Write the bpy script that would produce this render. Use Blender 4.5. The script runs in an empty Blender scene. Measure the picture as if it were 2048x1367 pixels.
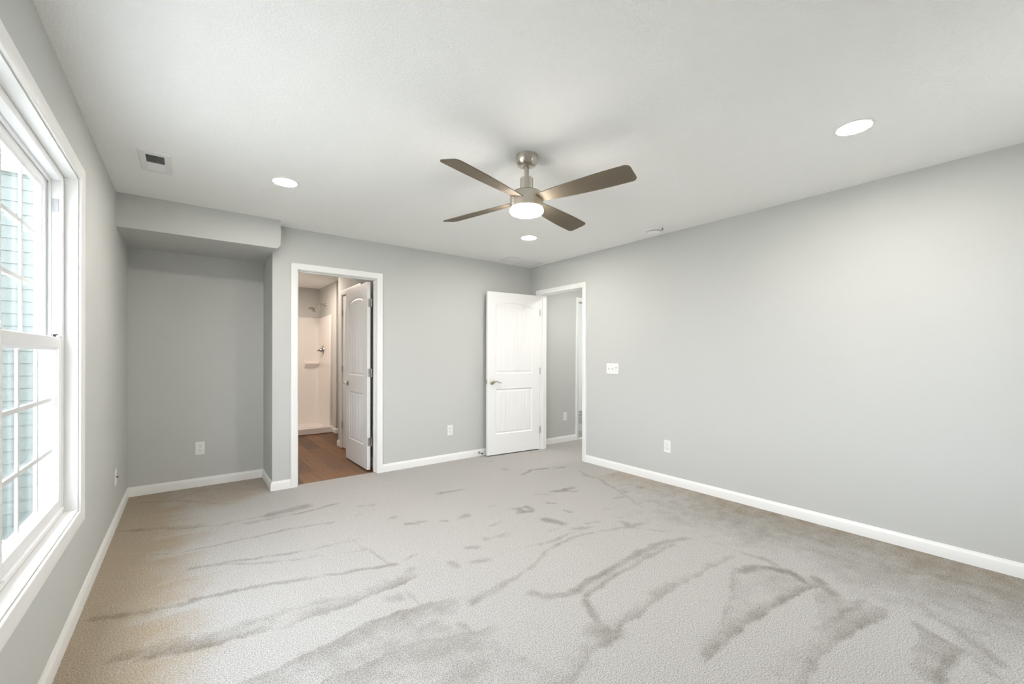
import bpy, bmesh, math, random
import numpy as np
from mathutils import Vector, Matrix

S = bpy.context.scene
COL = S.collection
PI = math.pi

# ------------------------------------------------------------------ camera, sky, exposure
CAM_YAW = math.radians(37.545)
cd = bpy.data.cameras.new('camera')
cam = bpy.data.objects.new('camera', cd)
COL.objects.link(cam)
cam.location = (0, 0, 1.2388)
cam.rotation_euler = (PI / 2 - 0.0002, math.radians(-0.09), -CAM_YAW)
cd.sensor_fit = 'HORIZONTAL'
cd.sensor_width = 36.0
cd.lens = 36.0 * 843.77 / 2048.0
cd.shift_y = 28.5 / 2048.0
cd.clip_start = 0.02
S.camera = cam

SKY = 15.0
SKY_COL = (0.885, 0.955, 1.055)
SUN = 70.0
DOWNLIGHT = 300.0
FAN_LIGHT = 110.0
BATH_W = 27.0
HALL_W = 18.0
FAR_W = 34.0
LAMP_COL = (1.0, 0.93, 0.86)

w = bpy.data.worlds.new('world')
S.world = w
w.use_nodes = True
w.node_tree.nodes['Background'].inputs[0].default_value = SKY_COL + (1,)
w.node_tree.nodes['Background'].inputs[1].default_value = SKY

sl = bpy.data.lights.new('sun', 'SUN')
sl.energy = SUN
sl.angle = math.radians(3)
sl.color = (1.0, 0.98, 0.95)
sun = bpy.data.objects.new('sun', sl)
COL.objects.link(sun)
sun.rotation_euler = Vector((-0.60, -0.10, -0.78)).to_track_quat('-Z', 'Y').to_euler()

S.view_settings.view_transform = 'Standard'
S.view_settings.look = 'None'
S.view_settings.gamma = 1
S.view_settings.use_curve_mapping = False
S.view_settings.exposure = 0.05
try:
    S.cycles.max_bounces = 14
    S.cycles.diffuse_bounces = 10
    S.cycles.transparent_max_bounces = 16
    S.cycles.sample_clamp_indirect = 6.0
    S.cycles.use_denoising = True
    S.cycles.caustics_reflective = False
    S.cycles.caustics_refractive = False
except Exception:
    pass


def area(name, loc, rot, sx, sy, watts, col, shape='RECTANGLE', portal=False):
    d = bpy.data.lights.new(name, 'AREA')
    d.shape = shape
    d.size = sx
    d.size_y = sy
    d.energy = watts
    d.color = col
    o = bpy.data.objects.new(name, d)
    COL.objects.link(o)
    o.location = loc
    o.rotation_euler = rot
    if portal:
        d.cycles.is_portal = True
    return o


# dimensions (metres, floor below the camera is the origin, +Y runs along the long wall)
H = 2.44
XR, XL = 3.712, -0.418
YB, YA, YF = 4.410, 4.977, -0.47
YS, ZS = 4.223, 2.188
XA, XE = 0.615, 0.655
WT = 0.115
XO = XL - 0.135                   # outer face of the window wall
WY0, WY1, WZ0, WZ1 = 1.030, 2.878, 0.494, 2.086      # window opening
BX0, BX1 = 0.828, 1.585           # bathroom opening (inside the jambs)
EY0, EY1 = 3.458, 4.225           # entry opening
DH = 2.052                        # head of the openings

area('added_window_portal', (2.705, YF - .16, (WZ0 + WZ1) / 2), (PI / 2, 0, 0), 0.51, WZ1 - WZ0, 1, (1, 1, 1), portal=True)  # sampling portal for the added window behind the camera
area('window_portal', (XO - 0.02, (WY0 + WY1) / 2, (WZ0 + WZ1) / 2), (0, -PI / 2, 0), WZ1 - WZ0, WY1 - WY0, 1, (1, 1, 1), portal=True)
area('bathroom_lamp', (1.25, 6.7, 2.41), (0, 0, 0), 0.35, 0.9, BATH_W, (1.0, 0.84, 0.72))
area('hall_lamp', (4.45, 3.40, 2.41), (0, 0, 0), 0.3, 0.3, HALL_W, (1.0, 0.96, 0.92))
area('far_room_daylight', (6.2, 4.62, 1.5), (PI / 2, 0, 0), 1.6, 1.4, FAR_W, (0.95, 1.0, 1.0))


# ------------------------------------------------------------------ materials
def new_mat(name):
    m = bpy.data.materials.new(name)
    m.use_nodes = True
    nt = m.node_tree
    b = nt.nodes['Principled BSDF']
    return m, nt, b


def N(nt, t, **kw):
    n = nt.nodes.new(t)
    for k, v in kw.items():
        if k in n.inputs.keys():
            n.inputs[k].default_value = v
        else:
            setattr(n, k, v)
    return n


def coords(nt, scale=(1, 1, 1)):
    g = N(nt, 'ShaderNodeNewGeometry')
    m = N(nt, 'ShaderNodeMapping')
    m.inputs['Scale'].default_value = scale
    nt.links.new(g.outputs['Position'], m.inputs['Vector'])
    return m.outputs['Vector']


def bump(nt, b, height, strength, dist):
    bp = N(nt, 'ShaderNodeBump')
    bp.inputs['Strength'].default_value = strength
    bp.inputs['Distance'].default_value = dist
    nt.links.new(height, bp.inputs['Height'])
    nt.links.new(bp.outputs['Normal'], b.inputs['Normal'])


def plain(name, col, rough=0.5, metal=0.0, noise=None, spec=0.5, var=0.0):
    m, nt, b = new_mat(name)
    b.inputs['Roughness'].default_value = rough
    b.inputs['Metallic'].default_value = metal
    b.inputs['Specular IOR Level'].default_value = spec
    v = coords(nt)
    nz = N(nt, 'ShaderNodeTexNoise', Scale=(noise[0] if noise else 30.0), Detail=3.0)
    nt.links.new(v, nz.inputs['Vector'])
    mx = N(nt, 'ShaderNodeMix', data_type='RGBA')
    mx.inputs[6].default_value = tuple(c * (1 - var) for c in col) + (1,)
    mx.inputs[7].default_value = tuple(min(1, c * (1 + var)) for c in col) + (1,)
    nt.links.new(nz.outputs['Fac'], mx.inputs[0])
    nt.links.new(mx.outputs[2], b.inputs['Base Color'])
    if noise:
        bump(nt, b, nz.outputs['Fac'], noise[1], noise[2])
    return m


def emitter(name, col, strength):
    m, nt, b = new_mat(name)
    b.inputs['Base Color'].default_value = (0.9, 0.9, 0.9, 1)
    b.inputs['Emission Color'].default_value = col + (1,)
    b.inputs['Emission Strength'].default_value = strength
    return m


M = {}
M['wall'] = plain('wall_paint', (0.548, 0.555, 0.538), 0.75, noise=(260, 0.12, 0.0015), spec=0.25, var=0.012)
M['trim'] = plain('trim_paint', (0.84, 0.84, 0.825), 0.38, noise=(60, 0.03, 0.001), var=0.006)
M['door'] = plain('door_paint', (0.82, 0.82, 0.81), 0.36, noise=(140, 0.05, 0.0008), var=0.008)
M['vinyl'] = plain('window_vinyl', (0.86, 0.86, 0.86), 0.33, var=0.004)
M['plate'] = plain('plate_plastic', (0.82, 0.82, 0.80), 0.32, var=0.004)
M['slot'] = plain('slot_dark', (0.02, 0.02, 0.02), 0.6)
M['nickel'] = plain('brushed_nickel', (0.60, 0.56, 0.49), 0.30, 1.0, noise=(900, 0.02, 0.0005), var=0.05)
def brushed(m):
    nt = m.node_tree
    b = nt.nodes['Principled BSDF']
    b.inputs['Anisotropic'].default_value = 0.8
    b.inputs['Anisotropic Rotation'].default_value = 0.25
    t = N(nt, 'ShaderNodeTangent', direction_type='RADIAL', axis='Z')
    nt.links.new(t.outputs[0], b.inputs['Tangent'])


brushed(M['nickel'])
M['blade'] = plain('blade_silver_brown', (0.145, 0.118, 0.084), 0.60, 0.10, spec=0.25, noise=(200, 0.03, 0.001), var=0.06)
M['chrome'] = plain('chrome', (0.50, 0.49, 0.47), 0.12, 1.0)
M['hinge'] = plain('satin_hinge', (0.50, 0.48, 0.44), 0.35, 1.0)
M['rubber'] = plain('dark_rubber', (0.03, 0.03, 0.03), 0.7)
M['grey'] = plain('grey_plastic', (0.42, 0.42, 0.43), 0.4)
M['duct'] = plain('duct_grey', (0.16, 0.16, 0.16), 0.8)
M['fibre'] = plain('fibreglass_surround', (0.80, 0.775, 0.75), 0.16, var=0.005)
M['reg'] = plain('register_enamel', (0.78, 0.78, 0.77), 0.4)
M['roof'] = plain('roof_shingle', (0.10, 0.10, 0.10), 0.9, noise=(40, 0.5, 0.01), var=0.3)
M['lens'] = emitter('downlight_lens', LAMP_COL, DOWNLIGHT)
M['dome'] = emitter('fan_lens', LAMP_COL, FAN_LIGHT)


def ceiling_mat():
    m, nt, b = new_mat('textured_ceiling')
    b.inputs['Base Color'].default_value = (0.90, 0.90, 0.885, 1)
    b.inputs['Roughness'].default_value = 0.9
    b.inputs['Specular IOR Level'].default_value = 0.15
    v = coords(nt)
    n1 = N(nt, 'ShaderNodeTexNoise', Scale=95.0, Detail=4.0, Roughness=0.62)
    nt.links.new(v, n1.inputs['Vector'])
    r = N(nt, 'ShaderNodeValToRGB')
    r.color_ramp.elements[0].position = 0.42
    r.color_ramp.elements[1].position = 0.62
    nt.links.new(n1.outputs['Fac'], r.inputs['Fac'])
    bump(nt, b, r.outputs['Color'], 0.36, 0.0035)
    return m


M['ceiling'] = ceiling_mat()


def carpet_mat():
    m, nt, b = new_mat('carpet_pile')
    b.inputs['Roughness'].default_value = 0.95
    b.inputs['Specular IOR Level'].default_value = 0.05
    v = coords(nt)
    at = N(nt, 'ShaderNodeAttribute', attribute_name='nap')
    n1 = N(nt, 'ShaderNodeTexNoise', Scale=190.0, Detail=3.0, Roughness=0.8)
    n2 = N(nt, 'ShaderNodeTexNoise', Scale=9.0, Detail=4.0, Roughness=0.6)
    vo = N(nt, 'ShaderNodeTexVoronoi', Scale=190.0)
    for n in (n1, n2, vo):
        nt.links.new(v, n.inputs['Vector'])
    r = N(nt, 'ShaderNodeValToRGB')
    e = r.color_ramp.elements
    e[0].position, e[0].color = 0.33, (0.185, 0.177, 0.166, 1)
    e[1].position, e[1].color = 0.67, (0.645, 0.632, 0.608, 1)
    nt.links.new(n1.outputs['Fac'], r.inputs['Fac'])
    # brushed-back pile is a darker tone; the edge of each stroke is broken up
    n3 = N(nt, 'ShaderNodeTexNoise', Scale=80.0, Detail=4.0, Roughness=0.7)
    nt.links.new(v, n3.inputs['Vector'])
    nn = N(nt, 'ShaderNodeMath', operation='ADD')
    nt.links.new(n2.outputs['Fac'], nn.inputs[0])
    nt.links.new(n3.outputs['Fac'], nn.inputs[1])
    mm = N(nt, 'ShaderNodeMath', operation='MULTIPLY_ADD')
    mm.inputs[1].default_value = 0.75
    mm.inputs[2].default_value = -0.75
    nt.links.new(nn.outputs[0], mm.inputs[0])
    def toned(fac_out, gain, col, prev):
        ad_ = N(nt, 'ShaderNodeMath', operation='ADD')
        nt.links.new(fac_out, ad_.inputs[0])
        nt.links.new(mm.outputs[0], ad_.inputs[1])
        gt = N(nt, 'ShaderNodeMapRange')
        gt.inputs['From Min'].default_value = 0.12
        gt.inputs['From Max'].default_value = gain
        nt.links.new(ad_.outputs[0], gt.inputs['Value'])
        mx_ = N(nt, 'ShaderNodeMix', data_type='RGBA', blend_type='MULTIPLY')
        mx_.inputs[7].default_value = col
        nt.links.new(gt.outputs[0], mx_.inputs[0])
        nt.links.new(prev, mx_.inputs[6])
        return mx_.outputs[2]
    ae = N(nt, 'ShaderNodeAttribute', attribute_name='edge_shade')
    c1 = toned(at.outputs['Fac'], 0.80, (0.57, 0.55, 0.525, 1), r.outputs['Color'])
    c2 = toned(ae.outputs['Fac'], 0.95, (0.83, 0.71, 0.57, 1), c1)  # brown shade of the carpet edges, painted into the pile colour
    nt.links.new(c2, b.inputs['Base Color'])
    ad = N(nt, 'ShaderNodeMath', operation='SUBTRACT')
    nt.links.new(n1.outputs['Fac'], ad.inputs[0])
    nt.links.new(vo.outputs['Distance'], ad.inputs[1])
    bump(nt, b, ad.outputs[0], 0.35, 0.005)
    return m


M['carpet'] = carpet_mat()


def plank_mat(name, c0, c1, width, length, rot, rough):
    m, nt, b = new_mat(name)
    b.inputs['Roughness'].default_value = rough
    g = N(nt, 'ShaderNodeNewGeometry')
    mp = N(nt, 'ShaderNodeMapping')
    mp.inputs['Rotation'].default_value = (0, 0, rot)
    nt.links.new(g.outputs['Position'], mp.inputs['Vector'])
    br = N(nt, 'ShaderNodeTexBrick', offset=0.37)
    br.inputs['Color1'].default_value = (0.1, 0.1, 0.1, 1)
    br.inputs['Color2'].default_value = (0.9, 0.9, 0.9, 1)
    br.inputs['Mortar'].default_value = (0, 0, 0, 1)
    br.inputs['Scale'].default_value = 1.0
    br.inputs['Mortar Size'].default_value = 0.0015
    br.inputs['Brick Width'].default_value = length
    br.inputs['Row Height'].default_value = width
    nt.links.new(mp.outputs['Vector'], br.inputs['Vector'])
    mp2 = N(nt, 'ShaderNodeMapping')
    mp2.inputs['Scale'].default_value = (1.6, 17, 1)
    nt.links.new(mp.outputs['Vector'], mp2.inputs['Vector'])
    nz = N(nt, 'ShaderNodeTexNoise', Scale=1.6, Detail=6.0, Roughness=0.65, Distortion=0.6)
    nt.links.new(mp2.outputs['Vector'], nz.inputs['Vector'])
    mxf = N(nt, 'ShaderNodeMix', data_type='FLOAT')
    mxf.inputs[0].default_value = 0.6
    nt.links.new(br.outputs['Color'], mxf.inputs[2])
    nt.links.new(nz.outputs['Fac'], mxf.inputs[3])
    r = N(nt, 'ShaderNodeValToRGB')
    r.color_ramp.elements[0].position, r.color_ramp.elements[0].color = 0.30, c0 + (1,)
    r.color_ramp.elements[1].position, r.color_ramp.elements[1].color = 0.68, c1 + (1,)
    nt.links.new(mxf.outputs[0], r.inputs['Fac'])
    nt.links.new(r.outputs['Color'], b.inputs['Base Color'])
    bump(nt, b, nz.outputs['Fac'], 0.1, 0.002)
    return m


M['planks'] = plank_mat('brown_planks', (0.045, 0.021, 0.010), (0.205, 0.096, 0.037), 0.18, 1.22, PI / 2, 0.5)
M['grey_planks'] = plank_mat('grey_planks', (0.13, 0.13, 0.125), (0.40, 0.39, 0.37), 0.18, 1.22, 0, 0.35)


def glass_mat():
    m = bpy.data.materials.new('window_glass')
    m.use_nodes = True
    nt = m.node_tree
    nt.nodes.clear()
    out = N(nt, 'ShaderNodeOutputMaterial')
    t = N(nt, 'ShaderNodeBsdfTransparent')
    t.inputs[0].default_value = (0.975, 0.978, 0.975, 1)
    g = N(nt, 'ShaderNodeBsdfGlossy')
    g.inputs['Roughness'].default_value = 0.0
    lw = N(nt, 'ShaderNodeLayerWeight')
    pw = N(nt, 'ShaderNodeMath', operation='POWER')
    pw.inputs[1].default_value = 5.0
    nt.links.new(lw.outputs['Facing'], pw.inputs[0])
    fr = N(nt, 'ShaderNodeMath', operation='MULTIPLY_ADD')
    fr.inputs[1].default_value = 0.10
    fr.inputs[2].default_value = 0.012
    nt.links.new(pw.outputs[0], fr.inputs[0])
    mx = N(nt, 'ShaderNodeMixShader')
    nt.links.new(fr.outputs[0], mx.inputs[0])
    nt.links.new(t.outputs[0], mx.inputs[1])
    nt.links.new(g.outputs[0], mx.inputs[2])
    nt.links.new(mx.outputs[0], out.inputs[0])
    return m


M['glass'] = glass_mat()


def siding_mat():
    m, nt, b = new_mat('lap_siding')
    b.inputs['Roughness'].default_value = 0.7
    v = coords(nt, (3, 3, 40))
    nz = N(nt, 'ShaderNodeTexNoise', Scale=2.0, Detail=4.0)
    nt.links.new(v, nz.inputs['Vector'])
    r = N(nt, 'ShaderNodeValToRGB')
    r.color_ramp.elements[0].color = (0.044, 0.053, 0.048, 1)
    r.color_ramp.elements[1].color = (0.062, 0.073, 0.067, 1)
    nt.links.new(nz.outputs['Fac'], r.inputs['Fac'])
    nt.links.new(r.outputs['Color'], b.inputs['Base Color'])
    return m


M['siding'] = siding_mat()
M['extrim'] = plain('exterior_trim', (0.55, 0.56, 0.55), 0.5)


def ground_mat():
    m, nt, b = new_mat('concrete_ground')
    b.inputs['Roughness'].default_value = 0.9
    v = coords(nt)
    nz = N(nt, 'ShaderNodeTexNoise', Scale=6.0, Detail=6.0)
    nt.links.new(v, nz.inputs['Vector'])
    r = N(nt, 'ShaderNodeValToRGB')
    r.color_ramp.elements[0].color = (0.30, 0.305, 0.295, 1)
    r.color_ramp.elements[1].color = (0.42, 0.42, 0.40, 1)
    nt.links.new(nz.outputs['Fac'], r.inputs['Fac'])
    nt.links.new(r.outputs['Color'], b.inputs['Base Color'])
    return m


M['ground'] = ground_mat()


# ------------------------------------------------------------------ mesh helpers
class MB:
    def __init__(s):
        s.v, s.f = [], []

    def add(s, verts, faces):
        b = len(s.v)
        s.v += [tuple(p) for p in verts]
        s.f += [tuple(i + b for i in f) for f in faces]
        return s

    def box(s, x0, x1, y0, y1, z0, z1):
        x0, x1 = min(x0, x1), max(x0, x1)
        y0, y1 = min(y0, y1), max(y0, y1)
        z0, z1 = min(z0, z1), max(z0, z1)
        v = [(x, y, z) for z in (z0, z1) for y in (y0, y1) for x in (x0, x1)]
        return s.add(v, [(0, 2, 3, 1), (4, 5, 7, 6), (0, 1, 5, 4), (2, 6, 7, 3), (0, 4, 6, 2), (1, 3, 7, 5)])

    def sweep(s, rings, closed=False, caps=True):
        n = len(rings[0])
        vs = [p for r in rings for p in r]
        fs = []
        m = len(rings)
        for i in range(m if closed else m - 1):
            a, b = i * n, ((i + 1) % m) * n
            for k in range(n):
                fs.append((a + k, a + (k + 1) % n, b + (k + 1) % n, b + k))
        if caps and not closed:
            fs.append(tuple(range(n))[::-1])
            fs.append(tuple((m - 1) * n + k for k in range(n)))
        return s.add(vs, fs)

    def prism(s, prof, fn, a, b):
        """prof: 2-D outline, fn(u, v, t) -> point; extruded from t=a to t=b"""
        return s.sweep([[fn(u, v, a) for u, v in prof], [fn(u, v, b) for u, v in prof]])

    def lathe(s, prof, mat=None, seg=40):
        """prof: (r, z) from one end to the other, around local z"""
        mat = mat or Matrix()
        rings = []
        for r, z in prof:
            rings.append([mat @ Vector((r * math.cos(2 * PI * k / seg), r * math.sin(2 * PI * k / seg), z)) for k in range(seg)])
        return s.sweep(rings)

    def tube(s, pts, rad, seg=14):
        pts = [Vector(p) for p in pts]
        rads = rad if isinstance(rad, (list, tuple)) else [rad] * len(pts)
        rings = []
        up = Vector((0, 0, 1))
        for i, p in enumerate(pts):
            t = (pts[min(i + 1, len(pts) - 1)] - pts[max(i - 1, 0)]).normalized()
            ref = up if abs(t.z) < 0.95 else Vector((0, 1, 0))
            a = t.cross(ref).normalized()
            b = a.cross(t).normalized()
            rings.append([p + (a * math.cos(2 * PI * k / seg) + b * math.sin(2 * PI * k / seg)) * rads[i] for k in range(seg)])
        return s.sweep(rings)

    def build(s, name, mat, parent=None, bevel=0.0, seg=2, smooth=35, loc=None):
        me = bpy.data.meshes.new(name)
        v = s.v
        if loc is not None:
            v = [(p[0] - loc[0], p[1] - loc[1], p[2] - loc[2]) for p in v]
        me.from_pydata(v, [], s.f)
        bm = bmesh.new()
        bm.from_mesh(me)
        bmesh.ops.recalc_face_normals(bm, faces=bm.faces[:])
        bm.to_mesh(me)
        bm.free()
        me.materials.append(M[mat] if isinstance(mat, str) else mat)
        for p in me.polygons:
            p.use_smooth = True
        me.set_sharp_from_angle(angle=math.radians(smooth))
        o = bpy.data.objects.new(name, me)
        COL.objects.link(o)
        if parent is not None:
            o.parent = parent
        if loc is not None:
            o.location = loc
        if bevel:
            md = o.modifiers.new('edge', 'BEVEL')
            md.width = bevel
            md.segments = seg
            md.limit_method = 'ANGLE'
            md.angle_limit = math.radians(50)
        return o


def tag(o, label, cat, group=None, kind=None):
    o['label'] = label
    o['category'] = cat
    if group:
        o['group'] = group
    if kind:
        o['kind'] = kind
    return o


def thing(name, label, cat, loc=(0, 0, 0), rz=0.0, group=None, kind=None, rot=None):
    o = bpy.data.objects.new(name, None)
    COL.objects.link(o)
    o.location = loc
    o.rotation_euler = rot if rot else (0, 0, rz)
    o.empty_display_size = 0.1
    return tag(o, label, cat, group, kind)


def struct(name, mb, mat, label=None, cat=None, parent=None, **kw):
    o = mb.build(name, mat, parent, **kw)
    if parent is None:
        o['kind'] = 'structure'
        if label:
            o['label'] = label
            o['category'] = cat
    return o


def copy_tree(o, parent=None):
    c = o.copy()
    COL.objects.link(c)
    if parent is not None:
        c.parent = parent
    for ch in list(o.children):
        copy_tree(ch, c)
    return c


# ------------------------------------------------------------------ walls, ceiling, soffit
struct('wall_right', MB().box(XR, XR + WT, YF, EY0 - 0.02, 0, H).box(XR, XR + WT, EY1 + 0.02, YB + WT, 0, H)
       .box(XR, XR + WT, EY0 - 0.02, EY1 + 0.02, DH + 0.02, H), 'wall', 'long pale grey painted wall holding the light switch', 'wall')
struct('wall_back', MB().box(XA, BX0 - 0.02, YB, YB + WT, 0, H).box(BX1 + 0.02, XR, YB, YB + WT, 0, H)
       .box(BX0 - 0.02, BX1 + 0.02, YB, YB + WT, DH + 0.02, H), 'wall', 'grey wall around the bathroom doorway', 'wall')
struct('wall_alcove_side', MB().box(XA, XA + WT, YB + WT, YA + WT, 0, H), 'wall', 'narrow return wall beside the alcove', 'wall')
struct('wall_alcove_back', MB().box(XO, XA, YA, YA + WT, 0, H), 'wall', 'shaded grey wall at the back of the alcove', 'wall')
struct('wall_left', MB().box(XO, XL, YF, WY0, 0, H).box(XO, XL, WY1, YA, 0, H).box(XO, XL, WY0, WY1, 0, WZ0)
       .box(XO, XL, WY0, WY1, WZ1, H), 'wall', 'grey wall with the tall window', 'wall')
FX0, FX1 = 2.45, 2.96            # unseen window added in the wall behind the camera for its light
YFO = YF - 0.135
struct('wall_front', MB().box(XO, FX0, YFO, YF, 0, H).box(FX1, XR + WT, YFO, YF, 0, H).box(FX0, FX1, YFO, YF, 0, WZ0)
       .box(FX0, FX1, YFO, YF, WZ1, H), 'wall', 'plain grey wall opposite the bathroom doorway', 'wall')
struct('ceiling', MB().box(XO, XR + WT, YF - .16, YA + WT, H, H + 0.1), 'ceiling', 'white textured bedroom ceiling', 'ceiling')

# boxed soffit above the alcove, its lower end corner cut off
sof = MB()
prof = [(XL, ZS), (XE - 0.030, ZS), (XE, ZS + 0.028), (XE, H), (XL, H)]
sof.sweep([[(x, y, z) for x, z in prof] for y in (YS, YB)])
sof.box(XL, XA, YB, YA, ZS, H)
struct('trim_soffit', sof, 'wall', 'grey boxed soffit with a clipped corner above the alcove', 'soffit')


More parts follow.
